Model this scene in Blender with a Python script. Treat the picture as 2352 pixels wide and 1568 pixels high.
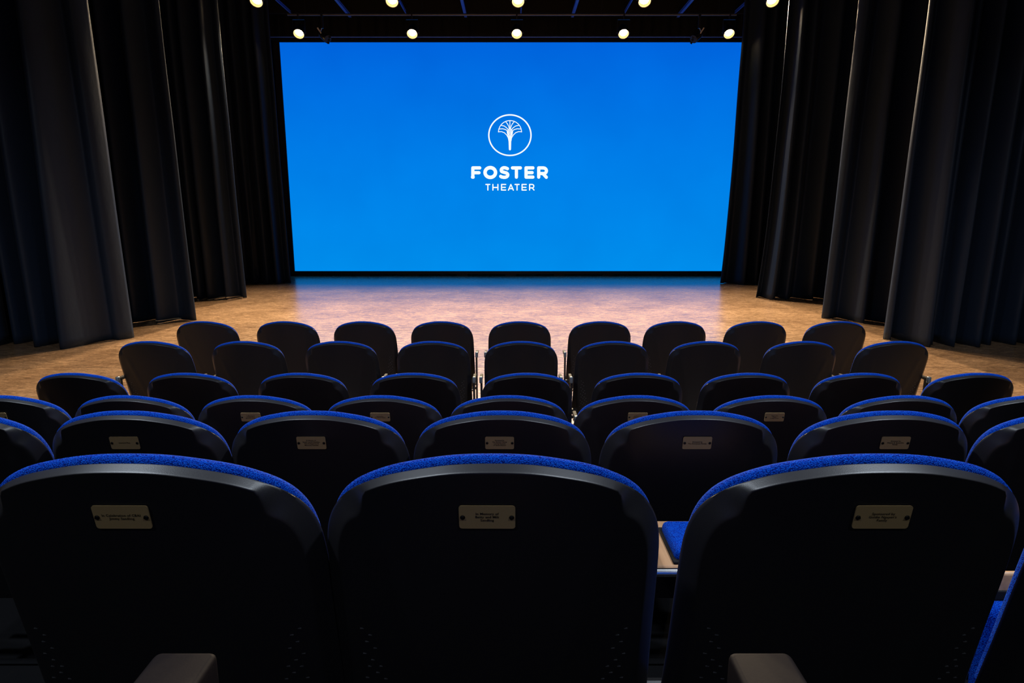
import bpy, bmesh, math, random
from mathutils import Vector, Matrix

# ------------------------------------------------------------------ scene start
for o in list(bpy.data.objects):
    bpy.data.objects.remove(o)
S = bpy.context.scene
C = bpy.context.collection
R = math.radians

# camera: 1.78 m above the flat floor, pitched 11.5 degrees down
CAM_H = 1.78
cam_data = bpy.data.cameras.new('camera')
cam_data.sensor_width = 36
cam_data.lens = 1467 * 36 / 2352
cam_data.clip_start = 0.02
cam_data.clip_end = 100
cam = bpy.data.objects.new('camera', cam_data)
cam.location = (0, 0, CAM_H)
cam.rotation_euler = (R(90 - 11.53), 0, 0)
C.objects.link(cam)
S.camera = cam

S.view_settings.view_transform = 'Standard'
S.view_settings.look = 'None'
S.view_settings.gamma = 1
S.view_settings.exposure = 0
S.view_settings.use_curve_mapping = False

world = bpy.data.worlds.new('world')
S.world = world
world.use_nodes = True
world.node_tree.nodes['Background'].inputs[0].default_value = (0.5, 0.6, 1.0, 1)
world.node_tree.nodes['Background'].inputs[1].default_value = 0.0015

STAGE_LAMP_W = 2300.0        # each stage lamp
FILL_W = 165.0              # each added fill light over the seats
SCREEN_GAIN = 1.0


def area_lamp(name, loc, size, power, col, aim):
    l = bpy.data.lights.new(name, 'AREA')
    l.shape = 'DISK'
    l.size = size
    l.energy = power
    l.color = col
    l.spread = R(142)
    o = bpy.data.objects.new(name, l)
    o.location = loc
    d = Vector(aim) - Vector(loc)
    o.rotation_euler = d.to_track_quat('-Z', 'Y').to_euler()
    C.objects.link(o)
    return o


# added fill lights, unseen, near the auditorium ceiling (invented housings are built below)
FILL_POS = [(-2.6, 1.6, 6.3), (2.6, 1.6, 6.3), (-2.6, -2.6, 6.0), (2.6, -2.6, 6.0)]
for i, p in enumerate(FILL_POS):
    area_lamp('added_fill_beam', (p[0], p[1], p[2] - 0.13), 0.3, FILL_W * (1.0 if i < 2 else 0.16), (0.78, 0.88, 1.0),
              (p[0], p[1] + (0.2 if i < 2 else 3.5), 0))

# ------------------------------------------------------------------ materials
def mat(name, col, rough=0.5, spec=0.5, metal=0.0, sheen=0.0, coat=0.0):
    m = bpy.data.materials.new(name)
    m.use_nodes = True
    b = m.node_tree.nodes['Principled BSDF']
    b.inputs['Base Color'].default_value = (*col, 1)
    b.inputs['Roughness'].default_value = rough
    b.inputs['Specular IOR Level'].default_value = spec
    b.inputs['Metallic'].default_value = metal
    b.inputs['Sheen Weight'].default_value = sheen
    b.inputs['Coat Weight'].default_value = coat
    return m


def nodes(m):
    nt = m.node_tree
    return nt, nt.nodes, nt.links, nt.nodes['Principled BSDF']


def noise_bump(m, scale, strength, dist=0.001, vec_scale=(1, 1, 1), detail=4):
    nt, N, L, b = nodes(m)
    tc = N.new('ShaderNodeTexCoord')
    mp = N.new('ShaderNodeMapping')
    mp.inputs['Scale'].default_value = vec_scale
    n = N.new('ShaderNodeTexNoise')
    n.inputs['Scale'].default_value = scale
    n.inputs['Detail'].default_value = detail
    bp = N.new('ShaderNodeBump')
    bp.inputs['Strength'].default_value = strength
    bp.inputs['Distance'].default_value = dist
    L.new(tc.outputs['Object'], mp.inputs['Vector'])
    L.new(mp.outputs['Vector'], n.inputs['Vector'])
    L.new(n.outputs['Fac'], bp.inputs['Height'])
    L.new(bp.outputs['Normal'], b.inputs['Normal'])
    return n


def emit(name, col, strength):
    m = bpy.data.materials.new(name)
    m.use_nodes = True
    nt = m.node_tree
    nt.nodes.clear()
    e = nt.nodes.new('ShaderNodeEmission')
    e.inputs['Color'].default_value = (*col, 1)
    e.inputs['Strength'].default_value = strength
    out = nt.nodes.new('ShaderNodeOutputMaterial')
    nt.links.new(e.outputs[0], out.inputs[0])
    return m


def ramp(N, stops):
    r = N.new('ShaderNodeValToRGB')
    while len(r.color_ramp.elements) < len(stops):
        r.color_ramp.elements.new(0.5)
    for e, (p, c) in zip(r.color_ramp.elements, stops):
        e.position = p
        e.color = (*c, 1)
    return r


M = {}
M['plastic'] = mat('black_shell_plastic', (0.0165, 0.0155, 0.018), 0.40, 0.5)
noise_bump(M['plastic'], 900, 0.25, 0.0004)
M['matt_plastic'] = mat('matt_black_shell_plastic', (0.012, 0.0115, 0.013), 0.38, 0.30)
noise_bump(M['matt_plastic'], 900, 0.25, 0.0004)
M['blue'] = mat('blue_weave', (0.0, 0.05, 0.75), 0.9, 0.08, sheen=0.0)


def weave(m):
    nt, N, L, b = nodes(m)
    tc = N.new('ShaderNodeTexCoord')
    v = N.new('ShaderNodeTexVoronoi')
    v.inputs['Scale'].default_value = 520
    n = N.new('ShaderNodeTexNoise')
    n.inputs['Scale'].default_value = 160
    n.inputs['Detail'].default_value = 2
    L.new(tc.outputs['Object'], v.inputs['Vector'])
    L.new(tc.outputs['Object'], n.inputs['Vector'])
    r = ramp(N, [(0.0, (0.02, 0.22, 0.80)), (0.28, (0.0, 0.080, 0.56)), (0.6, (0.0, 0.034, 0.36)), (0.85, (0.0, 0.01, 0.14))])
    L.new(v.outputs['Distance'], r.inputs['Fac'])
    mx = N.new('ShaderNodeMixRGB')
    mx.blend_type = 'MULTIPLY'
    mx.inputs['Fac'].default_value = 0.6
    r2 = ramp(N, [(0.3, (0.5, 0.5, 0.6)), (0.7, (1, 1, 1))])
    L.new(n.outputs['Fac'], r2.inputs['Fac'])
    L.new(r.outputs['Color'], mx.inputs['Color1'])
    L.new(r2.outputs['Color'], mx.inputs['Color2'])
    L.new(mx.outputs['Color'], b.inputs['Base Color'])
    bp = N.new('ShaderNodeBump')
    bp.invert = True
    bp.inputs['Strength'].default_value = 0.8
    bp.inputs['Distance'].default_value = 0.0012
    L.new(v.outputs['Distance'], bp.inputs['Height'])
    L.new(bp.outputs['Normal'], b.inputs['Normal'])


weave(M['blue'])
M['brass'] = mat('brass_plate_metal', (0.50, 0.34, 0.15), 0.55, 0.2, 0.0)
noise_bump(M['brass'], 60, 0.1, 0.0005, (1, 1, 30))
M['ink'] = mat('engraved_ink', (0.006, 0.005, 0.004), 0.6)
M['screw'] = mat('dark_screw', (0.02, 0.018, 0.015), 0.4, 0.5, 0.6)
M['black_metal'] = mat('black_powder_coat', (0.012, 0.011, 0.011), 0.4)
noise_bump(M['black_metal'], 300, 0.1, 0.0005)
M['grey_cap'] = mat('grey_end_cap', (0.13, 0.15, 0.17), 0.35, 0.4, 0.3)
noise_bump(M['grey_cap'], 120, 0.1, 0.0005)
M['chrome'] = mat('chrome', (0.7, 0.7, 0.72), 0.2, 0.5, 1.0)
M['vinyl'] = mat('dark_vinyl', (0.008, 0.006, 0.007), 0.62, 0.18)
noise_bump(M['vinyl'], 260, 0.2, 0.0006)
M['vinyl'].node_tree.nodes['Principled BSDF'].inputs['IOR'].default_value = 1.25
M['piping'] = mat('black_piping', (0.008, 0.008, 0.01), 0.7, 0.15)


def wood(name, c1, c2, scale=6):
    m = mat(name, c1, 0.42, 0.5)
    nt, N, L, b = nodes(m)
    tc = N.new('ShaderNodeTexCoord')
    mp = N.new('ShaderNodeMapping')
    mp.inputs['Scale'].default_value = (14, 1.2, 14)
    n = N.new('ShaderNodeTexNoise')
    n.inputs['Scale'].default_value = scale
    n.inputs['Detail'].default_value = 6
    r = ramp(N, [(0.3, c1), (0.7, c2)])
    L.new(tc.outputs['Object'], mp.inputs['Vector'])
    L.new(mp.outputs['Vector'], n.inputs['Vector'])
    L.new(n.outputs['Fac'], r.inputs['Fac'])
    L.new(r.outputs['Color'], b.inputs['Base Color'])
    return m


M['wood'] = wood('beech_wood', (0.42, 0.22, 0.11), (0.52, 0.30, 0.16))


def floor_mat():
    m = mat('scuffed_stage_board', (0.3, 0.2, 0.12), 0.4, 0.8)
    nt, N, L, b = nodes(m)
    tc = N.new('ShaderNodeTexCoord')
    geo = N.new('ShaderNodeNewGeometry')
    # broad blotches
    n1 = N.new('ShaderNodeTexNoise'); n1.inputs['Scale'].default_value = 1.1; n1.inputs['Detail'].default_value = 8
    n1.inputs['Roughness'].default_value = 0.65
    # drag scuffs stretched along x
    mp = N.new('ShaderNodeMapping'); mp.inputs['Scale'].default_value = (1.8, 6, 1)
    n2 = N.new('ShaderNodeTexNoise'); n2.inputs['Scale'].default_value = 3.2; n2.inputs['Detail'].default_value = 9
    n2.inputs['Roughness'].default_value = 0.72; n2.inputs['Distortion'].default_value = 1.4
    # fine speckle
    n3 = N.new('ShaderNodeTexNoise'); n3.inputs['Scale'].default_value = 34; n3.inputs['Detail'].default_value = 4
    L.new(geo.outputs['Position'], n1.inputs['Vector'])
    L.new(geo.outputs['Position'], mp.inputs['Vector'])
    L.new(mp.outputs['Vector'], n2.inputs['Vector'])
    L.new(geo.outputs['Position'], n3.inputs['Vector'])
    r1 = ramp(N, [(0.32, (0.20, 0.115, 0.062)), (0.5, (0.29, 0.175, 0.098)), (0.68, (0.37, 0.23, 0.135))])
    L.new(n1.outputs['Fac'], r1.inputs['Fac'])
    r2 = ramp(N, [(0.34, (0.50, 0.48, 0.47)), (0.5, (0.95, 0.95, 0.95)), (0.66, (1.35, 1.33, 1.3))])
    L.new(n2.outputs['Fac'], r2.inputs['Fac'])
    mx = N.new('ShaderNodeMixRGB'); mx.blend_type = 'MULTIPLY'; mx.inputs['Fac'].default_value = 1
    L.new(r1.outputs['Color'], mx.inputs['Color1']); L.new(r2.outputs['Color'], mx.inputs['Color2'])
    r3 = ramp(N, [(0.3, (0.7, 0.7, 0.7)), (0.55, (1.05, 1.05, 1.05))])
    L.new(n3.outputs['Fac'], r3.inputs['Fac'])
    mx2 = N.new('ShaderNodeMixRGB'); mx2.blend_type = 'MULTIPLY'; mx2.inputs['Fac'].default_value = 0.7
    L.new(mx.outputs['Color'], mx2.inputs['Color1']); L.new(r3.outputs['Color'], mx2.inputs['Color2'])
    mp4 = N.new('ShaderNodeMapping'); mp4.inputs['Scale'].default_value = (5, 15, 1)
    n4 = N.new('ShaderNodeTexNoise'); n4.inputs['Scale'].default_value = 2.0; n4.inputs['Detail'].default_value = 6
    n4.inputs['Distortion'].default_value = 2.6
    L.new(geo.outputs['Position'], mp4.inputs['Vector']); L.new(mp4.outputs['Vector'], n4.inputs['Vector'])
    r4 = ramp(N, [(0.30, (0.55, 0.52, 0.5)), (0.42, (0.96, 0.96, 0.96)), (0.60, (1.0, 1.0, 1.0)), (0.74, (1.5, 1.48, 1.42))])
    L.new(n4.outputs['Fac'], r4.inputs['Fac'])
    mx4 = N.new('ShaderNodeMixRGB'); mx4.blend_type = 'MULTIPLY'; mx4.inputs['Fac'].default_value = 0.75
    L.new(mx2.outputs['Color'], mx4.inputs['Color1']); L.new(r4.outputs['Color'], mx4.inputs['Color2'])
    L.new(mx4.outputs['Color'], b.inputs['Base Color'])
    rr = N.new('ShaderNodeMapRange')
    rr.inputs['From Min'].default_value = 0.3; rr.inputs['From Max'].default_value = 0.7
    rr.inputs['To Min'].default_value = 0.15; rr.inputs['To Max'].default_value = 0.32
    L.new(n2.outputs['Fac'], rr.inputs['Value'])
    L.new(rr.outputs['Result'], b.inputs['Roughness'])
    bp = N.new('ShaderNodeBump'); bp.inputs['Strength'].default_value = 0.18; bp.inputs['Distance'].default_value = 0.006
    L.new(n2.outputs['Fac'], bp.inputs['Height'])
    L.new(bp.outputs['Normal'], b.inputs['Normal'])
    return m


M['floor'] = floor_mat()
M['joint'] = mat('dark_floor_joint', (0.04, 0.03, 0.022), 0.8)
M['carpet'] = mat('black_platform_carpet', (0.003, 0.003, 0.0035), 0.95, 0.03)
noise_bump(M['carpet'], 250, 0.6, 0.003)
M['wall'] = mat('black_painted_wall', (0.012, 0.012, 0.014), 0.8, 0.2)
noise_bump(M['wall'], 40, 0.2, 0.003)
M['ceiling'] = mat('black_painted_ceiling', (0.010, 0.010, 0.011), 0.85, 0.15)
noise_bump(M['ceiling'], 30, 0.2, 0.003)
M['curtain'] = mat('black_velour', (0.0105, 0.0195, 0.039), 0.5, 0.2, sheen=0.02)
M['curtain'].node_tree.nodes['Principled BSDF'].inputs['Sheen Roughness'].default_value = 0.5
noise_bump(M['curtain'], 6, 0.35, 0.02, (1, 1, 0.5), 6)
M['border'] = mat('black_border_cloth', (0.003, 0.004, 0.006), 0.8, 0.15)
noise_bump(M['border'], 6, 0.35, 0.02, (1, 1, 0.5), 6)
M['hem'] = mat('tan_hem_tape', (0.42, 0.30, 0.18), 0.8)
M['beam'] = mat('screen_blue_tinted_beam', (0.05, 0.12, 0.42), 0.5, 0.4)  # blue light from the screen is put into this base colour
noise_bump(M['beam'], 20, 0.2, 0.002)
M['pipe'] = mat('grey_rigging_pipe', (0.10, 0.10, 0.11), 0.45, 0.5, 0.4)
noise_bump(M['pipe'], 50, 0.1, 0.001)
M['frame'] = mat('black_screen_frame', (0.012, 0.012, 0.013), 0.4)
noise_bump(M['frame'], 30, 0.05, 0.001)
M['lens'] = emit('lit_lamp_lens', (1.0, 0.72, 0.34), 60)
M['reflector'] = mat('gold_reflector', (0.13, 0.075, 0.03), 0.7, 0.5, 0.0)
M['can'] = mat('black_lamp_can', (0.015, 0.014, 0.014), 0.45)
M['white'] = emit('lit_white_letters', (0.93, 1.0, 1.0), 1.0)
M['fixture_metal'] = mat('bare_fixture_metal', (0.85, 0.75, 0.6), 0.4, 0.5, 0.2)
M['fill_glass'] = emit('dim_fill_diffuser', (0.85, 0.9, 1.0), 0.4)


def screen_mat():
    m = bpy.data.materials.new('lit_blue_screen')
    m.use_nodes = True
    nt = m.node_tree
    N, L = nt.nodes, nt.links
    N.clear()
    geo = N.new('ShaderNodeNewGeometry')
    sp = N.new('ShaderNodeSeparateXYZ')
    L.new(geo.outputs['Position'], sp.inputs[0])
    mr = N.new('ShaderNodeMapRange')
    mr.inputs['From Min'].default_value = 0.13; mr.inputs['From Max'].default_value = 6.1
    L.new(sp.outputs['Z'], mr.inputs['Value'])
    r = ramp(N, [(0.0, (0.0, 0.265, 0.83)), (0.5, (0.0, 0.205, 0.80)), (1.0, (0.0, 0.128, 0.73))])
    L.new(mr.outputs['Result'], r.inputs['Fac'])
    n = N.new('ShaderNodeTexNoise'); n.inputs['Scale'].default_value = 0.5; n.inputs['Detail'].default_value = 3
    L.new(geo.outputs['Position'], n.inputs['Vector'])
    r2 = ramp(N, [(0.3, (0.95, 0.95, 0.97)), (0.7, (1.05, 1.05, 1.03))])
    L.new(n.outputs['Fac'], r2.inputs['Fac'])
    mx = N.new('ShaderNodeMixRGB'); mx.blend_type = 'MULTIPLY'; mx.inputs['Fac'].default_value = 1
    L.new(r.outputs['Color'], mx.inputs['Color1']); L.new(r2.outputs['Color'], mx.inputs['Color2'])
    e = N.new('ShaderNodeEmission')
    e.inputs['Strength'].default_value = SCREEN_GAIN
    L.new(mx.outputs['Color'], e.inputs['Color'])
    out = N.new('ShaderNodeOutputMaterial')
    L.new(e.outputs[0], out.inputs[0])
    return m


M['screen'] = screen_mat()

# ------------------------------------------------------------------ helpers
def obj(name, bm, m, parent=None, smooth=False, loc=None):
    me = bpy.data.meshes.new(name)
    bm.to_mesh(me)
    bm.free()
    me.materials.append(m)
    if smooth:
        me.polygons.foreach_set('use_smooth', [True] * len(me.polygons))
        me.update()
    o = bpy.data.objects.new(name, me)
    C.objects.link(o)
    if parent:
        o.parent = parent
    if loc:
        o.location = loc
    return o


def tag(o, label=None, cat=None, group=None, kind=None):
    if label: o['label'] = label
    if cat: o['category'] = cat
    if group: o['group'] = group
    if kind: o['kind'] = kind
    return o


def empty(name, loc=(0, 0, 0), rz=0):
    o = bpy.data.objects.new(name, None)
    o.empty_display_size = 0.2
    o.location = loc
    o.rotation_euler = (0, 0, rz)
    C.objects.link(o)
    return o


def box(bm, c, s, rot=None):
    mtx = Matrix.Translation(c)
    if rot is not None:
        mtx = mtx @ rot
    mtx = mtx @ Matrix.Diagonal((s[0], s[1], s[2], 1))
    return bmesh.ops.create_cube(bm, size=1, matrix=mtx)['verts']


def bevel_all(bm, w, seg=2):
    bmesh.ops.bevel(bm, geom=list(bm.edges), offset=w, segments=seg, profile=0.5, affect='EDGES')


def tube(bm, p0, p1, r, seg=12, r1=None):
    p0, p1 = Vector(p0), Vector(p1)
    d = p1 - p0
    mtx = Matrix.Translation((p0 + p1) / 2) @ d.to_track_quat('Z', 'Y').to_matrix().to_4x4()
    bmesh.ops.create_cone(bm, cap_ends=True, segments=seg, radius1=r, radius2=r if r1 is None else r1,
                          depth=d.length, matrix=mtx)


def bent(bm, pts, r, seg=10):
    for a, b in zip(pts[:-1], pts[1:]):
        tube(bm, a, b, r, seg)
    for p in pts[1:-1]:
        bmesh.ops.create_uvsphere(bm, u_segments=seg, v_segments=6, radius=r, matrix=Matrix.Translation(p))


def struct(name, bm, m, smooth=False):
    return tag(obj(name, bm, m, smooth=smooth), kind='structure')


# ------------------------------------------------------------------ the setting
XL, XR, YB, YF, ZC = -10.0, 10.0, 19.2, -4.6, 7.5
bm = bmesh.new(); box(bm, (0, (YB + YF) / 2, -0.06), (XR - XL, YB - YF, 0.08)); floor = struct('floor', bm, M['joint'])
floor['label'] = 'scuffed brown stage floor of large boards lit by warm lamps'
# stage boards, each a piece with a recessed joint: seams every 2.33 m in depth
seams = [2.56, 4.89, 7.22, 9.56, 11.86, 14.2, 16.5, 19.1]
first = {}
for j in range(len(seams) - 1):
    y0, y1 = seams[j], seams[j + 1]
    xs = [-9.98, 9.98]
    for a, b in zip(xs[:-1], xs[1:]):
        w, d = b - a - 0.004, y1 - y0 - 0.006
        key = (round(w, 3), round(d, 3))
        if key not in first:
            bm = bmesh.new(); box(bm, (0, 0, 0), (w, d, 0.02)); bevel_all(bm, 0.002, 1)
            o = obj('floor_board', bm, M['floor'], floor)
            first[key] = o.data
        else:
            o = bpy.data.objects.new('floor_board', first[key]); C.objects.link(o); o.parent = floor
        o.location = ((a + b) / 2, (y0 + y1) / 2, -0.01)

bm = bmesh.new(); box(bm, (0, (YB + YF) / 2, ZC + 0.1), (XR - XL, YB - YF, 0.2)); struct('ceiling', bm, M['ceiling'])
bm = bmesh.new(); box(bm, (0, YB + 0.1, ZC / 2), (XR - XL + 0.4, 0.2, ZC)); struct('wall_back', bm, M['wall'])
bm = bmesh.new(); box(bm, (0, YF - 0.1, ZC / 2), (XR - XL + 0.4, 0.2, ZC)); struct('wall_front', bm, M['wall'])
bm = bmesh.new(); box(bm, (XL - 0.1, (YB + YF) / 2, ZC / 2), (0.2, YB - YF, ZC)); struct('wall_left', bm, M['wall'])
bm = bmesh.new(); box(bm, (XR + 0.1, (YB + YF) / 2, ZC / 2), (0.2, YB - YF, ZC)); struct('wall_right', bm, M['wall'])

# stepped seating platforms (rear rows stand on these)
TIER = [('seating_platform', YF + 0.02, 0.80, 0.655, 'highest black carpeted step, under the two armrests nearest the camera'),
        ('seating_platform', 0.802, 1.61, 0.521, 'second highest black step, under the rearmost row of chair backs in view'),
        ('seating_platform', 1.612, 2.41, 0.325, 'middle black step, under the second row of chairs from the camera'),
        ('seating_platform', 2.412, 3.25, 0.135, 'lowest black step, under the third row of chairs from the camera')]
for nm, y0, y1, z, lab in TIER:
    bm = bmesh.new()
    box(bm, (0, (y0 + y1) / 2, z / 2), (13.0, y1 - y0, z))
    o = obj(nm, bm, M['carpet'])
    tag(o, lab, 'platform', kind='structure')
    bm = bmesh.new()
    box(bm, (0, y1 - 0.012, z + 0.003), (12.98, 0.022, 0.006))
    obj('nosing_strip', bm, M['carpet'], o)

# ceiling beams
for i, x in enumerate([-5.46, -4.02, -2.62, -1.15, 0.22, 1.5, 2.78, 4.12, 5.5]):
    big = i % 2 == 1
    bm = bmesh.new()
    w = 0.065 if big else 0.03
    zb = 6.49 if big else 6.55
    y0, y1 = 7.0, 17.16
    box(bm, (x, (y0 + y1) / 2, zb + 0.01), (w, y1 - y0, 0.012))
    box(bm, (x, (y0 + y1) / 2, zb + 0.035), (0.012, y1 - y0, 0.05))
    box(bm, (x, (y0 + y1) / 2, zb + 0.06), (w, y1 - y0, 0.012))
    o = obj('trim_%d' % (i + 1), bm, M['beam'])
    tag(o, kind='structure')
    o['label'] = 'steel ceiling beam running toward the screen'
# the cross beams carrying them up to the ceiling
for k, y in enumerate((8.2, 12.2, 17.1)):
    bm = bmesh.new(); box(bm, (0, y, 7.03), (13.6, 0.1, 0.93))
    tag(obj('trim_%d' % (k + 10), bm, M['ceiling']), kind='structure')

# ------------------------------------------------------------------ screen
SY = 17.99
x0s, x1s, z0s, z1s = -6.10, 6.03, 0.133, 6.115
scr = empty('video_screen', (0, SY, 0))
tag(scr, 'huge glowing blue video screen with white theater logo at the back of the stage', 'screen')
bm = bmesh.new()
box(bm, ((x0s + x1s) / 2, 0.03, (z0s + z1s) / 2), (x1s - x0s, 0.06, z1s - z0s))
obj('display_panel', bm, M['screen'], scr)
bm = bmesh.new()
fw = 0.17
box(bm, ((x0s + x1s) / 2, 0.06, z1s + 0.04), (x1s - x0s + 2 * fw, 0.18, 0.08))
box(bm, (x0s - fw / 2, 0.06, (z0s + z1s) / 2), (fw, 0.18, z1s - z0s))
box(bm, (x1s + fw / 2, 0.06, (z0s + z1s) / 2), (fw, 0.18, z1s - z0s))
box(bm, ((x0s + x1s) / 2, 0.02, 0.092), (x1s - x0s + 2 * fw, 0.20, 0.082))
box(bm, ((x0s + x1s) / 2, 0.25, (z0s + z1s) / 2), (x1s - x0s, 0.25, z1s - z0s - 0.1))
obj('frame', bm, M['frame'], scr)
for k in range(9):
    x = x0s + 0.6 + k * (x1s - x0s - 1.2) / 8
    bm = bmesh.new(); box(bm, (x, 0.08, 0.0265), (0.30, 0.22, 0.05))
    obj('foot', bm, M['frame'], scr)

# logo: drawn in its own flat unit frame, mapped on the screen face
f_, ct, st = 1467.0, math.cos(R(11.53)), math.sin(R(11.53))


def on_screen(px, py):
    # photo pixel -> metres on the screen plane (used for measuring the artwork only)
    a = (py - 784) / f_
    d = SY / (ct - a * st)
    return ((px - 1176) / f_ * d, CAM_H - d * st - a * d * ct)


LK = 1 / 6.816


def zp(zx, zy):
    return on_screen(1050 + zx * LK, 230 + zy * LK)


def flat_poly(bm, pts, y=-0.004, t=0.003):
    vs = [bm.verts.new((p[0], y - t, p[1])) for p in pts]
    try:
        bm.faces.new(vs)
    except ValueError:
        pass


def stroke(bm, pts, w, closed=False, cap=True, y=-0.004):
    """thick line through artwork points (artwork units), round ends and joints"""
    P = [Vector(zp(*p)) for p in pts]
    k = 0.5 * w * LK * (SY / f_) * 0.93
    n = len(P)
    seg = n if closed else n - 1
    for i in range(seg):
        a, b = P[i], P[(i + 1) % n]
        d = (b - a)
        if d.length < 1e-6: continue
        d.normalize()
        nn = Vector((-d.y, d.x)) * k
        flat_poly(bm, [a + nn, a - nn, b - nn, b + nn], y)
    js = range(n) if (closed or cap) else range(1, n - 1)
    for i in js:
        c = P[i]
        flat_poly(bm, [(c.x + k * math.cos(q * math.tau / 16), c.y + k * math.sin(q * math.tau / 16)) for q in range(16)], y)


def arc(cx, cy, rx, ry, a0, a1, n=24):
    return [(cx + rx * math.cos(R(a0 + (a1 - a0) * i / n)), cy - ry * math.sin(R(a0 + (a1 - a0) * i / n))) for i in range(n + 1)]


def letter(name, strokes, w, closed=()):
    bm = bmesh.new()
    for i, s_ in enumerate(strokes):
        stroke(bm, s_, w, closed=(i in closed))
    o = obj(name, bm, M['white'], scr)
    return o


def rstem(bm_strokes):
    return bm_strokes


W = 52
letter('letter_f', [[(246, 1204), (246, 1060)], [(246, 1060), (354, 1060)], [(246, 1135), (342, 1135)],
                    [(240, 1204), (252, 1204)]], W)
letter('letter_o', [arc(519, 1132, 82, 76, 0, 360, 40)], 56, closed=(0,))
letter('letter_s', [[(788, 1072), (760, 1060)] + arc(738, 1095, 48, 38, 80, 215, 10) + [(745, 1132)] +
                    arc(738, 1170, 56, 38, 60, -95, 12) + [(700, 1203), (682, 1192)]], 52)
letter('letter_t', [[(866, 1060), (990, 1060)], [(928, 1060), (928, 1204)]], W)
letter('letter_e', [[(1078, 1060), (1078, 1204)], [(1078, 1060), (1186, 1060)], [(1078, 1134), (1174, 1134)], [(1078, 1204), (1186, 1204)]], W)
letter('letter_r', [[(1277, 1204), (1277, 1060)], [(1277, 1060), (1350, 1060)] + arc(1350, 1105, 48, 44, 85, -90, 12) + [(1300, 1148)],
                    [(1345, 1150), (1396, 1206)]], W)
w2 = 19
tl = [('letter_t', [[(450, 1319), (512, 1319)], [(481, 1319), (481, 1406)]]),
      ('letter_h', [[(560, 1319), (560, 1406)], [(638, 1319), (638, 1406)], [(560, 1366), (638, 1366)]]),
      ('letter_e', [[(760, 1319), (695, 1319), (695, 1406), (760, 1406)], [(695, 1364), (755, 1364)]]),
      ('letter_a', [[(803, 1408), (841, 1320), (880, 1408)], [(818, 1384), (864, 1384)]]),
      ('letter_t', [[(906, 1319), (970, 1319)], [(938, 1319), (938, 1406)]]),
      ('letter_e', [[(1082, 1319), (1017, 1319), (1017, 1406), (1082, 1406)], [(1017, 1364), (1077, 1364)]]),
      ('letter_r', [[(1134, 1406), (1134, 1319), (1170, 1319)] + arc(1172, 1346, 29, 27, 90, -90, 12) + [(1134, 1373)],
                    [(1175, 1374), (1203, 1406)]])]
for nm, s_ in tl:
    letter(nm, s_, w2)
letter('emblem_ring', [arc(826, 548, 330, 317, 0, 360, 96)], 22, closed=(0,))
fan = [arc(828, 498, 180, 178, 0, 180, 40),
       [(1010, 495), (960, 493), (915, 510), (880, 545), (852, 590), (843, 640)],
       [(645, 495), (695, 493), (740, 510), (775, 545), (800, 590), (810, 640)],
       [(826, 322), (826, 440)],
       [(890, 340), (862, 375), (845, 410), (835, 450)], [(762, 340), (790, 375), (808, 410), (817, 450)],
       [(968, 393), (915, 405), (880, 430), (850, 465)], [(684, 393), (738, 405), (772, 430), (802, 465)],
       [(1000, 452), (940, 448), (895, 460), (862, 482)], [(652, 452), (712, 448), (758, 460), (790, 482)]]
letter('emblem_fan', fan, 12)
bm = bmesh.new()
flat_poly(bm, [zp(*p) for p in [(826, 425), (876, 490), (866, 545), (848, 590), (843, 770), (836, 784), (816, 784), (810, 770), (803, 590), (786, 545), (776, 490)]])
obj('emblem_stem', bm, M['white'], scr)
bm = bmesh.new()
for pts in ([(794, 492), (826, 458), (858, 492)], [(826, 480), (838, 510), (826, 548), (812, 510), (826, 480)],
            [(806, 545), (812, 562)], [(846, 545), (840, 562)]):
    stroke(bm, pts, 4, y=-0.009)
obj('emblem_lines', bm, M['screen'], scr)

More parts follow.
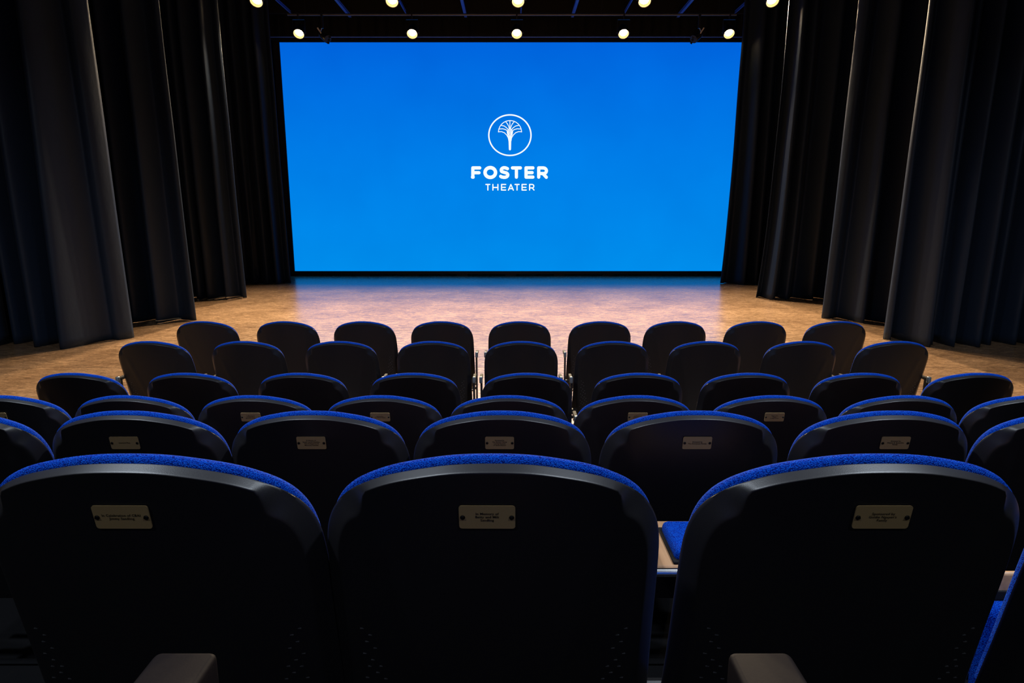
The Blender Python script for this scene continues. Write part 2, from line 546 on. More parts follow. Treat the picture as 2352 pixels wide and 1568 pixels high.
# ------------------------------------------------------------------ curtains
def curtain(label, group, xe, side, yb, width, seed, amp=0.11, roll=0.10, top=7.1, hem=None, deep=0.05, hang=0.005, flare=0.0, spots=None):
    """pleated stage leg: leading edge at xe, running outward (side = -1 left, +1 right)"""
    rnd = random.Random(seed)
    # pleat centres with irregular widths
    us, u = [], 0.0
    while u < width + 0.6:
        us.append(u)
        u += rnd.choice((0.09, 0.12, 0.15, 0.20, 0.26)) * rnd.uniform(0.9, 1.15)
    amps = [(rnd.uniform(0.7, 1.0) if i % 2 else -rnd.uniform(0.25, 1.0)) for i in range(len(us))]
    amps[0] = 0.2
    amps2 = [a * rnd.uniform(0.6, 1.3) for a in amps]
    sh = [rnd.uniform(-0.06, 0.06) for _ in us]

    def prof(u, k):
        # k: 0 at top, 1 at bottom
        for i in range(len(us) - 1):
            a0 = us[i] + sh[i] * k
            a1 = us[i + 1] + sh[i + 1] * k
            if u <= a1 or i == len(us) - 2:
                t = max(0, min(1, (u - a0) / (a1 - a0)))
                t = t * t * (3 - 2 * t)
                t = t * 0.75 + 0.25 * (t * t * (3 - 2 * t))
                v0 = amps[i] * (1 - k) + amps2[i] * k
                v1 = amps[i + 1] * (1 - k) + amps2[i + 1] * k
                return v0 + (v1 - v0) * t
        return 0
    root = empty('stage_curtain', (xe, yb, 0))
    tag(root, label, 'curtain', group)
    bm = bmesh.new()
    du = 0.014
    n = int(width / du)
    nz = 26
    grid = []
    for j in range(nz + 1):
        z = hang + (top - hang) * (j / nz) ** 1.25
        k = 1 - z / top
        row = []
        A = amp * (0.75 + 0.55 * k)
        for i in range(n + 1):
            u = i * du
            y = A * prof(u, k)
            # the leading edge turns back on itself in a soft roll
            x = u
            if u < roll:
                q = 1 - u / roll
                y += deep * q ** 1.4
                x = u * 0.75 + roll * 0.25 * math.sin(math.pi * q * 0.5) * 0
            x += 0.02 * z * (1 - z / 16) + 0.008 * math.sin(z * 2.1 + seed) * (1 - k) + flare * k ** 6 * (-1 if u < width * .5 else 0) * max(0, 1 - u / 0.8)
            zz = z + (0.003 * math.sin(u * 9 + seed) + 0.002 * math.sin(u * 23) if j == 0 else 0)
            row.append(bm.verts.new((side * x, y, max(zz, 0.004))))
        grid.append(row)
    for j in range(nz):
        for i in range(n):
            vs = (grid[j][i], grid[j][i + 1], grid[j + 1][i + 1], grid[j + 1][i])
            bm.faces.new(vs if side > 0 else vs[::-1])
    o = obj('curtain_cloth', bm, M['curtain'], root, smooth=True)
    md = o.modifiers.new('thickness', 'SOLIDIFY'); md.thickness = 0.012; md.offset = 1
    # track the cloth hangs from
    bm = bmesh.new()
    tube(bm, (side * -0.05, 0, top + 0.03), (side * (width + 0.05), 0, top + 0.03), 0.03)
    obj('curtain_pipe', bm, M['pipe'], root)
    for q in (0.3, width * .5, width - 0.3):
        bm = bmesh.new()
        box(bm, (side * q, 0, (top + ZC) / 2 + 0.015), (0.02, 0.02, ZC - top - 0.03))
        obj('hanger', bm, M['pipe'], root)
    if hem:
        bm = bmesh.new()
        pts = []
        u = hem[0]
        while u <= hem[1]:
            y = amp * 1.3 * prof(u, 1) - 0.03
            pts.append((side * u, y, 0.025 + 0.02 * math.sin((u - hem[0]) * 7)))
            u += 0.04
        bent(bm, pts, hem[2], 6)
        obj('hem_tape', bm, M['hem'], root)
    return root


GL, GR = 'black stage curtains hanging on the left', 'black stage curtains hanging on the right'
curtain('widest black stage curtain at far left, nearest the seats, with warm lit leading edge', GL, -5.44, -1, 8.62, 4.4, 11, amp=0.27, roll=0.15, deep=0.33)
curtain('second black stage curtain from the left, with bluish lit pleats', GL, -5.26, -1, 10.36, 4.4, 5, amp=0.25, roll=0.05, hem=(0.25, 0.7, 0.008))
curtain('third black stage curtain from the left, with pale tape along its hem', GL, -5.55, -1, 13.15, 4.2, 23, amp=0.20, roll=0.05, hem=(0.05, 1.0, 0.012), hang=0.012)
curtain('black stage curtain touching the left side of the blue screen', GL, -5.57, -1, 15.95, 4.2, 8, amp=0.20, roll=0.05)
curtain('widest black stage curtain at far right, nearest the seats, with brown lit leading edge', GR, 5.27, 1, 8.62, 4.6, 31, amp=0.27, roll=0.11, deep=0.19)
curtain('second black stage curtain from the right, wide front pleat glowing blue', GR, 5.26, 1, 10.36, 4.6, 17, amp=0.27, roll=0.14, deep=0.24)
curtain('third black stage curtain from the right, its hem crumpled on the floor', GR, 5.22, 1, 13.15, 4.6, 43, amp=0.24, roll=0.06, hang=0.006, flare=0.10)
curtain('black stage curtain touching the right side of the blue screen', GR, 5.30, 1, 15.95, 4.4, 52, amp=0.20, roll=0.05, hang=0.006, flare=0.06)

# black borders above the stage
def border(label, y, z0, z1, x0=-6.6, x1=6.6, seed=1):
    bm = bmesh.new()
    n = 330
    rows = []
    for z in (z0, (z0 + z1) / 2, z1):
        rows.append([bm.verts.new((x0 + (x1 - x0) * i / n, y + 0.03 * math.sin(i * 0.9 + seed) * math.sin(i * 0.17), z)) for i in range(n + 1)])
    for a, b in zip(rows[:-1], rows[1:]):
        for i in range(n):
            bm.faces.new((a[i], a[i + 1], b[i + 1], b[i]))
    o = obj('border_curtain', bm, M['border'], smooth=True)
    md = o.modifiers.new('thickness', 'SOLIDIFY'); md.thickness = 0.01
    tag(o, label, 'curtain')


border('black border curtain hanging across above the top edge of the blue screen', 17.35, 6.02, 7.12)

# ------------------------------------------------------------------ rigging pipes and lamps
def pipe(label, y, z, x0, x1, r=0.024, m=None):
    root = empty('rigging_pipe', ((x0 + x1) / 2, y, z))
    tag(root, label, 'pipe')
    bm = bmesh.new()
    tube(bm, ((x0 - x1) / 2, 0, 0), ((x1 - x0) / 2, 0, 0), r, 14)
    obj('pipe', bm, m or M['pipe'], root, smooth=False)
    L_ = (x1 - x0)
    for q in (-0.46, -0.2, 0.2, 0.46):
        bm = bmesh.new()
        tube(bm, (q * L_, 0, r), (q * L_, 0, ZC - z), 0.006, 6)
        obj('hanging_cable', bm, M['black_metal'], root)
    return root


pipe('thin grey lighting pipe above the lower row of warm lamps', 16.0, 6.235, -5.2, 5.2)
pipe('grey lighting pipe carrying the upper row of warm lamps', 13.6, 6.22, -5.9, 6.0)
pipe('blue-lit pipe running just above the top edge of the screen', 17.12, 6.035, -6.3, 6.2, 0.017, M['beam'])  # beam material again, so the screen's blue light is in its colour

def stage_lamp_proto():
    # local frame: origin at pipe clamp, pipe above; barrel tilted toward the audience
    root = empty('stage_lamp')
    tilt = R(47)       # below horizontal, facing -Y
    d = Vector((0, -math.cos(tilt), -math.sin(tilt)))
    c = Vector((0, 0, -0.385))
    q = d.to_track_quat('Z', 'Y').to_matrix().to_4x4()
    m0 = Matrix.Translation(c) @ q
    # can: open barrel made of rings
    bm = bmesh.new()
    prof = [(0.03, -0.26), (0.07, -0.25), (0.10, -0.16), (0.118, -0.08), (0.126, 0.05), (0.132, 0.05), (0.132, 0.062), (0.119, 0.062), (0.119, 0.03)]
    seg = 24
    rings = [[bm.verts.new(m0 @ Vector((r * math.cos(a * math.tau / seg), r * math.sin(a * math.tau / seg), h))) for a in range(seg)] for r, h in prof]
    for a, b in zip(rings[:-1], rings[1:]):
        for i in range(seg):
            bm.faces.new((a[i], a[(i + 1) % seg], b[(i + 1) % seg], b[i]))
    bm.faces.new(rings[0][::-1])
    obj('lamp_can', bm, M['can'], root, smooth=True)
    # reflector funnel in front of the lens
    bm = bmesh.new()
    prof = [(0.086, 0.0), (0.098, 0.006), (0.109, 0.024), (0.118, 0.055)]
    rings = [[bm.verts.new(m0 @ Vector((r * math.cos(a * math.tau / seg), r * math.sin(a * math.tau / seg), h))) for a in range(seg)] for r, h in prof]
    for a, b in zip(rings[:-1], rings[1:]):
        for i in range(seg):
            bm.faces.new((a[i], b[i], b[(i + 1) % seg], a[(i + 1) % seg]))
    obj('reflector', bm, M['reflector'], root, smooth=True)
    bm = bmesh.new()
    bmesh.ops.create_uvsphere(bm, u_segments=24, v_segments=12, radius=1, matrix=m0 @ Matrix.Diagonal((0.090, 0.090, 0.02, 1)))
    obj('lens', bm, M['lens'], root, smooth=True)
    bm = bmesh.new()
    for s in (-1, 1):
        box(bm, (s * 0.142, 0, -0.25), (0.006, 0.03, 0.29))
        tube(bm, (s * 0.12, 0, -0.385), (s * 0.16, 0, -0.385), 0.014, 10)
    box(bm, (0, 0, -0.105), (0.29, 0.03, 0.006))
    obj('yoke', bm, M['black_metal'], root)
    bm = bmesh.new()
    box(bm, (0, 0, -0.065), (0.03, 0.04, 0.08))
    box(bm, (0, 0.03, 0.0), (0.03, 0.012, 0.07)); box(bm, (0, -0.03, 0.0), (0.03, 0.012, 0.07)); box(bm, (0, 0, 0.033), (0.03, 0.07, 0.01))
    obj('clamp', bm, M['black_metal'], root)
    return root, c + d * 0.09, d


def children(o):
    return [c for c in bpy.data.objects if c.parent == o]


def copy_thing(o, skip=()):
    r = o.copy(); C.objects.link(r)
    for ch in children(o):
        if ch.name.split('.')[0] in skip: continue
        c = ch.copy(); C.objects.link(c); c.parent = r
        for g in children(ch):
            d = g.copy(); C.objects.link(d); d.parent = c
    return r


lamp0, lamp_off, lamp_dir = stage_lamp_proto()
spot = bpy.data.lights.new('stage_lamp_beam', 'SPOT')
spot.energy = STAGE_LAMP_W
spot.color = (1.0, 0.77, 0.48)
spot.spot_size = R(88)
spot.spot_blend = 1.0
spot.shadow_soft_size = 0.09
posn = ['leftmost', 'second from the left', 'middle', 'second from the right', 'rightmost']
rowsL = [('lower', 16.0, 6.235, [(x - 1176) * 14.86 / 1467 for x in (687, 947, 1187, 1432, 1674)]),
         ('upper', 13.6, 6.22, [(x - 1176) * 12.52 / 1467 for x in (590, 901, 1190, 1480, 1773)])]
used = False
for nm, y, z, xs in rowsL:
    for i, x in enumerate(xs):
        r = lamp0 if not used else copy_thing(lamp0)
        used = True
        r.location = (x, y, z)
        tag(r, 'warm glowing stage lamp, %s of the %s row %s' % (posn[i], nm, 'just above the screen' if nm == 'lower' else 'at the photo top'),
            'stage lamp', '%s row of warm stage lamps' % nm)
        s = bpy.data.objects.new('stage_lamp_beam', spot)
        C.objects.link(s)
        s.location = Vector((x, y, z)) + lamp_off
        s.rotation_euler = lamp_dir.to_track_quat('-Z', 'Y').to_euler()

# two small black moving heads in front of the screen's top corners
def small_spot(x, y, z, side, label):
    root = empty('small_spotlight', (x, y, z))
    tag(root, label, 'spotlight', 'small spotlights at the top corners of the screen')
    bm = bmesh.new(); box(bm, (0, 0, 0.03), (0.04, 0.05, 0.26)); box(bm, (0, 0, 0.17), (0.05, 0.07, 0.04))
    obj('clamp', bm, M['black_metal'], root)
    bm = bmesh.new()
    bent(bm, [(-side * 0.02, 0, -0.10), (-side * 0.05, -0.01, -0.18), (-side * 0.11 + side * 0.09, -0.02, -0.27)], 0.011, 8)
    obj('yoke', bm, M['fixture_metal'], root)
    bm = bmesh.new(); tube(bm, (side * -0.10, -0.05, -0.10), (side * 0.03, -0.05, -0.30), 0.016, 8)
    obj('arm', bm, M['fixture_metal'], root)
    bm = bmesh.new()
    a = Vector((-side * 0.02, 0.02, -0.24)); b = Vector((side * 0.14, -0.10, -0.36))
    tube(bm, a, b, 0.075, 16, 0.095)
    tube(bm, a + (a - b) * 0.35, a, 0.05, 12, 0.07)
    bmesh.ops.bevel(bm, geom=[e for e in bm.edges if e.calc_face_angle(0) > 0.6], offset=0.006, segments=1, affect='EDGES')
    obj('lamp_body', bm, M['can'], root)
    for q in (-1, 0, 1):
        bm = bmesh.new()
        box(bm, b + Vector((side * 0.03 + q * 0.02, -0.02, -0.02 + q * 0.06)), (0.05, 0.006, 0.05), Matrix.Rotation(R(30 * q + 35 * side), 4, 'Y'))
        obj('barn_door', bm, M['can'], root)


small_spot(-4.40, 15.98, 6.235 - 0.20, 1, 'small black spotlight with a bright metal arm over the screen top left corner')
small_spot(4.34, 15.98, 6.235 - 0.20, -1, 'small black spotlight with a bright metal arm over the screen top right corner')

# bodies for the added fill lights (outside the frame, they brighten seats and curtains)
for i, p in enumerate(FILL_POS):
    root = empty('added_fill_light', p)
    tag(root, 'added dim round fill light near the ceiling, %s' % ['front left over the seats', 'front right over the seats', 'rear left over the seats', 'rear right over the seats'][i],
        'ceiling light')
    bm = bmesh.new(); tube(bm, (0, 0, -0.08), (0, 0, 0.12), 0.2, 24); obj('housing', bm, M['can'], root)
    bm = bmesh.new(); tube(bm, (0, 0, -0.10), (0, 0, -0.081), 0.16, 24); obj('fill_diffuser', bm, M['fill_glass'], root)
    bm = bmesh.new(); tube(bm, (0, 0, 0.12), (0, 0, ZC - p[2]), 0.012, 8); obj('stem', bm, M['can'], root)

# ------------------------------------------------------------------ theater chairs
TOPZ = 0.925            # shell top above the chair's floor
REC = math.tan(R(10.7))
HWS = 1.010
OUT = [(0, 0), (.055, .0030), (.109, .0140), (.15, .0270), (.185, .0445), (.207, .0610), (.2215, .0775), (.2325, .096), (.2405, .118), (.2455, .146),
       (.2478, .185), (.249, .25), (.250, .35), (.252, .45), (.253, .54), (.248, .585), (.235, .607), (.20, .618)]


OUT = [(a * HWS, b) for a, b in OUT]


def smooth_curve(pts, n):
    """Catmull-Rom through pts, resampled"""
    P = [Vector((-pts[1][0], pts[1][1]))] + [Vector(p) for p in pts] + [Vector(pts[-1]) * 2 - Vector(pts[-2])]
    out = []
    for i in range(1, len(P) - 2):
        for k in range(n):
            t = k / n
            a, b, c, d = P[i - 1], P[i], P[i + 1], P[i + 2]
            out.append(0.5 * ((2 * b) + (-a + c) * t + (2 * a - 5 * b + 4 * c - d) * t * t + (-a + 3 * b - 3 * c + d) * t ** 3))
    out.append(P[-2])
    return out


RIGHT = smooth_curve(OUT, 4)          # from top centre down the right side


def surf_y(x, s):
    return s * REC * 0.983 + 0.60 * x * x


def to_local(x, s, depth):
    # s measured down along the reclined back; depth toward the camera
    return Vector((x, surf_y(x, s) - depth, TOPZ - s * 0.983))


def ring_inset(pts, t, i):
    p = pts[i]
    T = Vector((0.55 * p.x, 0.11 + 0.80 * p.y))
    d = (T - p).normalized()
    return p + d * (t if not callable(t) else t(p))


def sstep(a, b, x):
    t = max(0, min(1, (x - a) / (b - a)))
    return t * t * (3 - 2 * t)


def rim_r(p):
    r = 0.0065 + 0.021 * sstep(0.178, 0.206, abs(p.x))
    return r + 0.006 * math.exp(-((abs(p.x) - 0.212) / 0.010) ** 2) * (1 if p.y < 0.12 else 0)


def grid_mesh(ringfn, depthfn, nrings, K, crease=0.0, flip=False, limit=None):
    """rings inward from the outline, then straight rows across; symmetric"""
    right = [p for p in RIGHT if limit is None or p.y <= limit]
    n = len(right)
    full = [Vector((-p.x, p.y)) for p in right[:0:-1]] + right      # left bottom -> top -> right bottom
    N_ = len(full)
    bm = bmesh.new()
    rings = []
    for k in range(nrings + 1):
        row = []
        for i, p in enumerate(full):
            q = ringfn(full, i, k)
            v = to_local(q.x, q.y, depthfn(p, k))
            row.append(bm.verts.new(v))
        rings.append(row)
    for a, b in zip(rings[:-1], rings[1:]):
        for i in range(N_ - 1):
            bm.faces.new((a[i], b[i], b[i + 1], a[i + 1]) if not flip else (a[i], a[i + 1], b[i + 1], b[i]))
    # interior rows between mirrored points
    last = [ringfn(full, i, nrings) for i in range(N_)]
    dl = [depthfn(p, nrings) for p in full]
    prev = None
    mid = (N_ - 1) // 2
    for m_ in range(0, mid + 1):
        li, ri = mid - m_, mid + m_
        if m_ == 0:
            row = [rings[-1][mid]] * (K + 1)
        else:
            row = []
            L_, R_ = last[li], last[ri]
            for c in range(K + 1):
                if c == 0: row.append(rings[-1][li]); continue
                if c == K: row.append(rings[-1][ri]); continue
                t = c / K
                x = L_.x + (R_.x - L_.x) * t
                s = L_.y
                dd = dl[li]
                if crease:
                    w_ = 0.165 - 0.075 * sstep(0.05, 0.5, s)
                    dd += crease * math.exp(-((abs(x) - w_) / 0.012) ** 2) * sstep(0.09, 0.16, s)
                    dd -= crease * 1.2 * sstep(w_, w_ - 0.03, abs(x)) * 0
                row.append(bm.verts.new(to_local(x, s, dd)))
        if prev:
            for c in range(K):
                vs = []
                quad = (prev[c], row[c], row[c + 1], prev[c + 1]) if not flip else (prev[c], prev[c + 1], row[c + 1], row[c])
                for v in quad:
                    if v not in vs: vs.append(v)
                if len(vs) >= 3:
                    bm.faces.new(vs)
        prev = row
    return bm, rings


D_SH = 0.019
RT = [0, 0.10, 0.35, 0.62, 0.78, 0.86, 0.93, 1.0, 1.09, 1.3]


def shell_ring(full, i, k):
    # extra slightly tucked front edge as ring 0
    if k == 0: return full[i]
    return ring_inset(full, lambda p: rim_r(p) * RT[k - 1 + 0], i)


def shell_depth(p, k):
    if k == 0: return -0.004
    q = min(1, RT[k - 1])
    q = RT[k - 1]
    # slanted rim wall, then a tight rounded edge onto the flat back
    e = 0.16
    if q < 1 - e: f = q
    elif q > 1 + e: f = 1.0
    else:
        u = (q - (1 - e)) / (2 * e)
        f = (1 - e) + 2 * e * (u - u * u / 2)
    return D_SH * min(1.0, f)


bm, _r = grid_mesh(shell_ring, shell_depth, 10, 30, crease=0.0032)
# front cover of the shell so it is a closed body
shell_mesh_bm = bm


PT = [(0.007, 0.0), (0.002, -0.006), (0.001, -0.014), (0.003, -0.023), (0.009, -0.031), (0.022, -0.037), (0.05, -0.040)]


def pad_ring(full, i, k):
    p = full[i]
    lift = 0.0125 * sstep(0.19, 0.02, p.y)
    arch = [0.55, 0.85, 1.0, 0.9, 0.7, 0.4, 0.2][k]
    q = ring_inset(full, PT[k][0] + 0.002 + 0.004 * sstep(0.06, 0.16, full[i].y), i)
    return Vector((q.x, q.y - lift * arch - 0.0))


def pad_depth(p, k):
    return PT[k][1] + 0.002


pad_bm, _r = grid_mesh(pad_ring, pad_depth, 6, 14, limit=0.47, flip=False)


def finish(bm):
    bmesh.ops.recalc_face_normals(bm, faces=bm.faces)
    # close any open border
    ed = [e for e in bm.edges if e.is_boundary]
    if ed:
        bmesh.ops.holes_fill(bm, edges=ed, sides=0)
    bmesh.ops.recalc_face_normals(bm, faces=bm.faces)
    return bm


def mesh_from(name, bm, m, smooth=True):
    me = bpy.data.meshes.new(name)
    bm.to_mesh(me); bm.free()
    me.materials.append(m)
    if smooth:
        me.polygons.foreach_set('use_smooth', [True] * len(me.polygons))
        try:
            me.set_sharp_from_angle(angle=R(55))
        except Exception:
            pass
    me.update()
    return me


ME = {}
ME['shell'] = mesh_from('back_shell', finish(shell_mesh_bm), M['plastic'])
ME['pad'] = mesh_from('back_cushion', finish(pad_bm), M['blue'])


ME['front_shell'] = ME['shell'].copy()
ME['front_shell'].materials.clear()
ME['front_shell'].materials.append(M['matt_plastic'])


def bm_of(fn):
    b = bmesh.new(); fn(b); return b


def rounded_box(c, s, w, seg=3, rot=None):
    b = bmesh.new(); box(b, c, s, rot); bevel_all(b, w, seg); return b


def seat_meshes(down):
    # hinge at y=.27, z=.44 ; folded up = leaning vertical just in front of the back
    if down:
        pan = rounded_box((0, 0.545, 0.500), (0.47, 0.21, 0.016), 0.006, 2)
        cus = rounded_box((0.03, 0.525, 0.520), (0.36, 0.145, 0.036), 0.015, 3)
        pip = rounded_box((0.03, 0.525, 0.511), (0.372, 0.157, 0.008), 0.003, 2)
        bar = bm_of(lambda b: tube(b, (-0.235, 0.436, 0.496), (0.235, 0.436, 0.496), 0.010, 14))
    else:
        rot = Matrix.Rotation(R(82), 4, 'X')
        pan = rounded_box((0, 0.285, 0.44), (0.36, 0.28, 0.016), 0.006, 2, rot)
        cus = rounded_box((0, 0.250, 0.43), (0.33, 0.22, 0.044), 0.022, 3, rot)
        pip = rounded_box((0, 0.276, 0.43), (0.345, 0.235, 0.008), 0.003, 2, rot)
        bar = bm_of(lambda b: tube(b, (-0.235, 0.27, 0.29), (0.235, 0.27, 0.29), 0.010, 14))
    return (mesh_from('seat_pan', pan, M['wood']), mesh_from('seat_cushion', cus, M['blue']),
            mesh_from('seat_piping', pip, M['piping']), mesh_from('hinge_bar', bar, M['chrome']))


SEAT_UP, SEAT_DOWN = seat_meshes(False), seat_meshes(True)

# plate with screws, curved with the back
def plate_mesh():
    b = bmesh.new()
    w, h, t = 0.0385, 0.0188, 0.0016
    c = 0.004
    pts = []
    for cx, cz, a0 in ((w - c, h - c, 0), (-w + c, h - c, 90), (-w + c, -h + c, 180), (w - c, -h + c, 270)):
        for k in range(4):
            a = R(a0 + 30 * k)
            pts.append((cx + c * math.cos(a), cz + c * math.sin(a)))
    f = [b.verts.new((x, 0, z)) for x, z in pts]
    g = [b.verts.new((x, t, z)) for x, z in pts]
    b.faces.new(f); b.faces.new(g[::-1])
    for i in range(len(f)):
        b.faces.new((f[i], g[i], g[(i + 1) % len(f)], f[(i + 1) % len(f)]))
    bmesh.ops.recalc_face_normals(b, faces=b.faces)
    return b


ME['plate'] = mesh_from('name_plate', plate_mesh(), M['brass'], smooth=False)


def screw_mesh():
    b = bmesh.new()
    bmesh.ops.create_uvsphere(b, u_segments=12, v_segments=6, radius=1, matrix=Matrix.Diagonal((0.0036, 0.0018, 0.0036, 1)))
    box(b, (0, -0.0017, 0), (0.005, 0.0008, 0.0008))
    return b


ME['screw'] = mesh_from('screw', screw_mesh(), M['screw'])


def text_mesh(name, body, size, m, spacing=1.05):
    cu = bpy.data.curves.new(name, 'FONT')
    cu.body = body; cu.size = size; cu.align_x = 'CENTER'; cu.align_y = 'CENTER'
    cu.space_line = 0.98; cu.space_character = spacing; cu.offset = size * 0.012
    cu.resolution_u = 2
    t = bpy.data.objects.new(name + '_tmp', cu)
    C.objects.link(t)
    dg = bpy.context.evaluated_depsgraph_get()
    me = bpy.data.meshes.new_from_object(t.evaluated_get(dg))
    bpy.data.objects.remove(t)
    bpy.data.curves.remove(cu)
    me.name = name
    me.materials.clear(); me.materials.append(m)
    return me


# perforations low on both sides of the shell (rows of tiny slots)
def vents_bm():
    b = bmesh.new()
    for sd in (-1, 1):
        for r_ in range(9):
            nn = 2 + (r_ // 2)
            for c in range(nn):
                x = 0.203 - c * 0.0125 - (r_ % 2) * 0.006
                s = 0.30 + r_ * 0.026 + c * 0.011
                if s > 0.56: continue
                p = to_local(sd * x, s, D_SH + 0.0002)
                box(b, p, (0.0055, 0.0012, 0.0016), Matrix.Rotation(R(10.7), 4, 'X'))
    return b


ME['vents'] = mesh_from('vent_slots', vents_bm(), mat('slot_edge_plastic', (0.10, 0.10, 0.11), 0.3, 0.5), smooth=False)

# frame pieces
def rear_support(side):
    def f(b):
        box(b, (side * 0.250, 0.42, 0.312), (0.018, 0.07, 0.615))
        box(b, (side * 0.250, 0.42, 0.010), (0.05, 0.34, 0.018))
    return mesh_from('side_support', bm_of(f), M['black_metal'], False)


def arm_mesh(x, y0, y1, z, w, m, t=0.028):
    b = bmesh.new()
    box(b, (x, (y0 + y1) / 2, z - t / 2), (w, y1 - y0, t))
    bmesh.ops.bevel(b, geom=[e for e in b.edges if abs((e.verts[0].co - e.verts[1].co).z) > 0.01], offset=min(0.014, w * 0.3), segments=4, profile=0.5, affect='EDGES')
    bmesh.ops.bevel(b, geom=[e for e in b.edges if abs(e.verts[0].co.z - e.verts[1].co.z) < 0.001 and e.calc_face_angle(0) > 1.2], offset=min(0.006, w * 0.15), segments=2, profile=0.5, affect='EDGES')
    return mesh_from('armrest', b, m)


ME['sup_r'] = rear_support(1); ME['sup_l'] = rear_support(-1)
ME['arm_wood_r'] = arm_mesh(0.250, 0.33, 0.60, 0.645, 0.062, M['wood'])
ME['arm_wood_l'] = arm_mesh(-0.250, 0.33, 0.60, 0.645, 0.062, M['wood'])


def crossbar():
    def f(b):
        tube(b, (-0.255, 0.26, 0.36), (0.255, 0.26, 0.36), 0.014, 10)
        tube(b, (-0.255, 0.34, 0.30), (0.255, 0.34, 0.30), 0.012, 10)
        for s in (-1, 1):
            box(b, (s * 0.13, 0.19, 0.38), (0.04, 0.15, 0.05))
    return mesh_from('back_bracket', bm_of(f), M['black_metal'], False)


ME['bracket'] = crossbar()


def front_post(side):
    def f(b):
        x = side * 0.272
        box(b, (x, 0.10, 0.40), (0.014, 0.030, 0.50))
        bent(b, [Vector((x, 0.10, 0.16)), Vector((x, 0.02, 0.014))], 0.010, 8)
        bent(b, [Vector((x, 0.10, 0.16)), Vector((x, 0.46, 0.014))], 0.010, 8)
        box(b, (x, 0.02, 0.006), (0.03, 0.05, 0.012)); box(b, (x, 0.46, 0.006), (0.03, 0.05, 0.012))
        box(b, (x - side * 0.02, 0.13, 0.42), (0.05, 0.03, 0.018))
    return mesh_from('leg_frame', bm_of(f), M['black_metal'], False)


ME['post_r'] = front_post(1); ME['post_l'] = front_post(-1)
ME['farm_r'] = arm_mesh(0.274, 0.085, 0.20, 0.664, 0.020, M['piping'], 0.022)
ME['farm_l'] = arm_mesh(-0.274, 0.085, 0.20, 0.664, 0.020, M['piping'], 0.022)


def cap_mesh(side):
    b = rounded_box((side * 0.274, 0.078, 0.650), (0.022, 0.028, 0.046), 0.007, 3)
    return mesh_from('end_cap', b, M['grey_cap'])


ME['cap_r'] = cap_mesh(1); ME['cap_l'] = cap_mesh(-1)


def part(name, me, parent, label=None, loc=None, rot=None):
    o = bpy.data.objects.new(name, me)
    C.objects.link(o)
    o.parent = parent
    if loc is not None: o.location = loc
    if rot is not None: o.rotation_euler = rot
    if label: o['label'] = label
    return o


def base_chair(down=False):
    r = empty('theater_chair')
    part('back_shell', ME['shell'], r)
    part('back_cushion', ME['pad'], r)
    s = SEAT_DOWN if down else SEAT_UP
    p = part('seat', s[0], r)
    part('seat_cushion', s[1], p)
    part('seat_piping', s[2], p)
    part('hinge_bar', s[3], r)
    return r


PLATE_S = 0.077


def add_plate(chair, dx, lines, size=0.0068):
    p = to_local(dx, PLATE_S, D_SH + 0.0024)
    pl = part('name_plate', ME['plate'], chair, None, p, (R(10.7), 0, math.atan(1.2 * dx)))
    for s in (-1, 1):
        part('screw', ME['screw'], pl, None, (s * 0.0335, -0.0006, 0.0))
    if lines:
        t = part('engraved_text', text_mesh('engraved_text', lines, size, M['ink']), pl, None, (0, -0.0006, 0.0008), (R(90), 0, 0))
    return pl


def rear_chair(down=False, left_arm=False):
    r = base_chair(down)
    part('vent_slots', ME['vents'], r)['kind'] = 'stuff'
    part('back_bracket', ME['bracket'], r)
    part('side_support', ME['sup_r'], r)
    part('armrest', ME['arm_wood_r'], r, 'pale wooden armrest')
    if left_arm:
        part('side_support', ME['sup_l'], r)
        part('armrest', ME['arm_wood_l'], r, 'pale wooden armrest')
    return r


def front_chair():
    r = base_chair()
    v = part('vent_slots', ME['vents'], r)
    v['kind'] = 'stuff'
    # the portable front chairs recline further: turn the back about its top edge
    rot = Matrix.Rotation(R(6), 4, 'X')
    P = Vector((0, 0, TOPZ))
    for ch in children(r):
        if ch.name.split('.')[0] == 'back_shell':
            ch.data = ME['front_shell']
        if ch.name.split('.')[0] in ('back_shell', 'back_cushion', 'vent_slots'):
            ch.rotation_euler = (R(6), 0, 0)
            ch.location = P - rot @ P
        elif ch.name.split('.')[0] in ('seat', 'hinge_bar'):
            ch.location = (0, 0.03, 0)
    part('back_bracket', ME['bracket'], r)
    for s in ('l', 'r'):
        part('leg_frame', ME['post_' + s], r)
        a = part('armrest', ME['farm_' + s], r)
        part('end_cap', ME['cap_' + s], a, 'grey end cap')
    return r


ORD = ['leftmost', 'second from left', 'third from left', 'fourth from left', 'middle', 'fourth from right', 'third from right', 'second from right', 'rightmost']


def X(px, d):
    return (px - 1176) * d / 1467


def row_y(d, ypx):
    a = (ypx - 784) / 1467 * d
    return d * ct - a * st


# (depth, top pixel row, platform height, chair centres)
ROWS = [
    (0.864, 1062, 0.521, 'rearmost row, closest to the camera', [-0.530, -0.028, 0.506, 1.035]),
    (1.695, 953, 0.325, 'second row from the camera', [-1.537, -1.033, -0.535, -0.027, 0.494, 1.022, 1.53]),
    (2.510, 914, 0.135, 'third row from the camera', [-2.03, -1.53, -1.03, -0.52, -0.015, 0.496, 1.035, 1.56, 2.07]),
    (3.400, 862, 0.0, 'third row from the stage', [-2.355, -1.75, -1.142, -0.532, 0.081, 0.686, 1.274, 1.885, 2.495]),
    (4.235, 788, 0.0, 'second row from the stage', [-2.42, -1.788, -1.155, -0.533, 0.062, 0.679, 1.305, 1.95, 2.575]),
    (5.000, 740, 0.0, 'front row nearest the stage', [-2.43, -1.79, -1.175, -0.558, 0.061, 0.7, 1.3, 1.942, 2.575]),
]
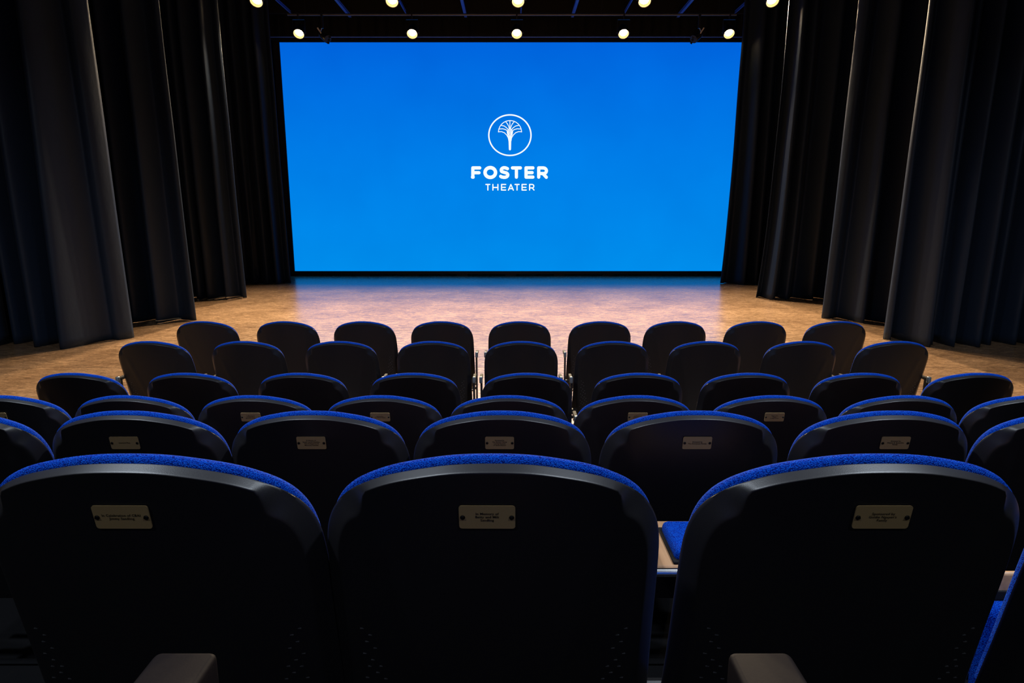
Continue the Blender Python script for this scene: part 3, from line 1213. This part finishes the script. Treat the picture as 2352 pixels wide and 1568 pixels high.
TXT = {
    (0, 0): ('In Celebration of CBAI\nJimmy Sandling', -0.003), (0, 1): ('In Memory of\nBetty and Milt\nSandling', -0.006),
    (0, 2): ("Sponsored by\nGoldie Nguyen's\nFamily", 0.0), (0, 3): (None, 0.0),
    (1, 0): (None, 0.0), (1, 1): ('Leonard Pine', 0.0), (1, 2): ('In Honor of\nSarah, Lavon Families\nThe Kirkpatrick &\nMaccone Families', 0.0),
    (1, 3): ('Donated by\nThe Bryson Family\nLoving Parents\nof Sarah Bryson', -0.006), (1, 4): ('Donated by\nThe Kinnaman Family', 0.0),
    (1, 5): ('Donated by\nWayne & Samantha\nFamily', 0.0), (1, 6): (None, 0.0),
    (2, 2): ('In Memory of\nLeonard Pine\nMaccone Families', 0.0), (2, 3): ('Donated by\nThe Bryson Family', 0.0),
    (2, 5): ('In Honor of\nSarah & Lavon\nThe Kirkpatricks', 0.0), (2, 6): ('Wayne Pine\nFamily\nLoving Parents', 0.0),
}
front_proto = None
rear_proto = None
# the rows are straight, the stage is behind them
for ri, (d, ty, zp_, rowname, pxs) in enumerate(ROWS):
    y = row_y(d, ty)
    n = len(pxs)
    for i, px in enumerate(pxs):
        if ri < 3:
            if (ri, i) == (0, 2):
                c = rear_chair(down=True)
            elif rear_proto is None:
                c = rear_proto = rear_chair()
                plates = True
            else:
                c = copy_thing(rear_proto, skip=('name_plate',))
            txt, dx = TXT.get((ri, i), (None, 0.0))
            add_plate(c, dx, txt, 0.0054 if txt is None or txt.count('\n') < 3 else 0.0050)
        else:
            if front_proto is None:
                c = front_proto = front_chair()
            else:
                c = copy_thing(front_proto)
        c.location = (px, y, zp_)
        if n == 9: o_ = ORD[i]
        elif n == 7: o_ = ['leftmost, cut off', 'second from left', 'third from left', 'middle', 'third from right', 'second from right', 'rightmost, cut off'][i]
        else: o_ = ['leftmost', 'second from left', 'third from left', 'cut off at far right'][i]
        lab = 'black chair back, blue cushion, %s, %s' % (o_, rowname)
        if ri == 0:
            lab = 'large black chair back with brass plate, %s, row closest to camera' % o_
        tag(c, lab, 'chair', 'theater chairs in the ' + rowname.split(',')[0])

# the chair in front of the camera: only its two dark armrests reach into the frame
r = base_chair()
r.name = 'theater_chair'
part('back_bracket', ME['bracket'], r)
for s in (-1, 1):
    b = bmesh.new()
    z, x, w = 0.683, s * 0.292, 0.064
    y0, y1 = 0.16, 0.577
    box(b, (x, (y0 + y1) / 2, z - 0.016), (w, y1 - y0, 0.032))
    bmesh.ops.bevel(b, geom=[e for e in b.edges if abs((e.verts[0].co - e.verts[1].co).z) > 0.01], offset=0.008, segments=4, profile=0.5, affect='EDGES')
    bmesh.ops.bevel(b, geom=[e for e in b.edges if e.verts[0].co.z > z - 0.001 and e.verts[1].co.z > z - 0.001], offset=0.005, segments=3, profile=0.5, affect='EDGES')
    part('armrest', mesh_from('armrest', b, M['vinyl']), r, 'dark brown vinyl armrest')
    def sup(b, s=s):
        box(b, (s * 0.292, 0.30, 0.335), (0.018, 0.07, 0.63))
        box(b, (s * 0.292, 0.30, 0.010), (0.05, 0.34, 0.018))
    part('side_support', mesh_from('side_support', bm_of(sup), M['black_metal'], False), r)
r.location = (-0.040, 0.0, 0.656)
tag(r, 'chair just below the frame, only its two dark brown armrests reach in at the bottom', 'chair')
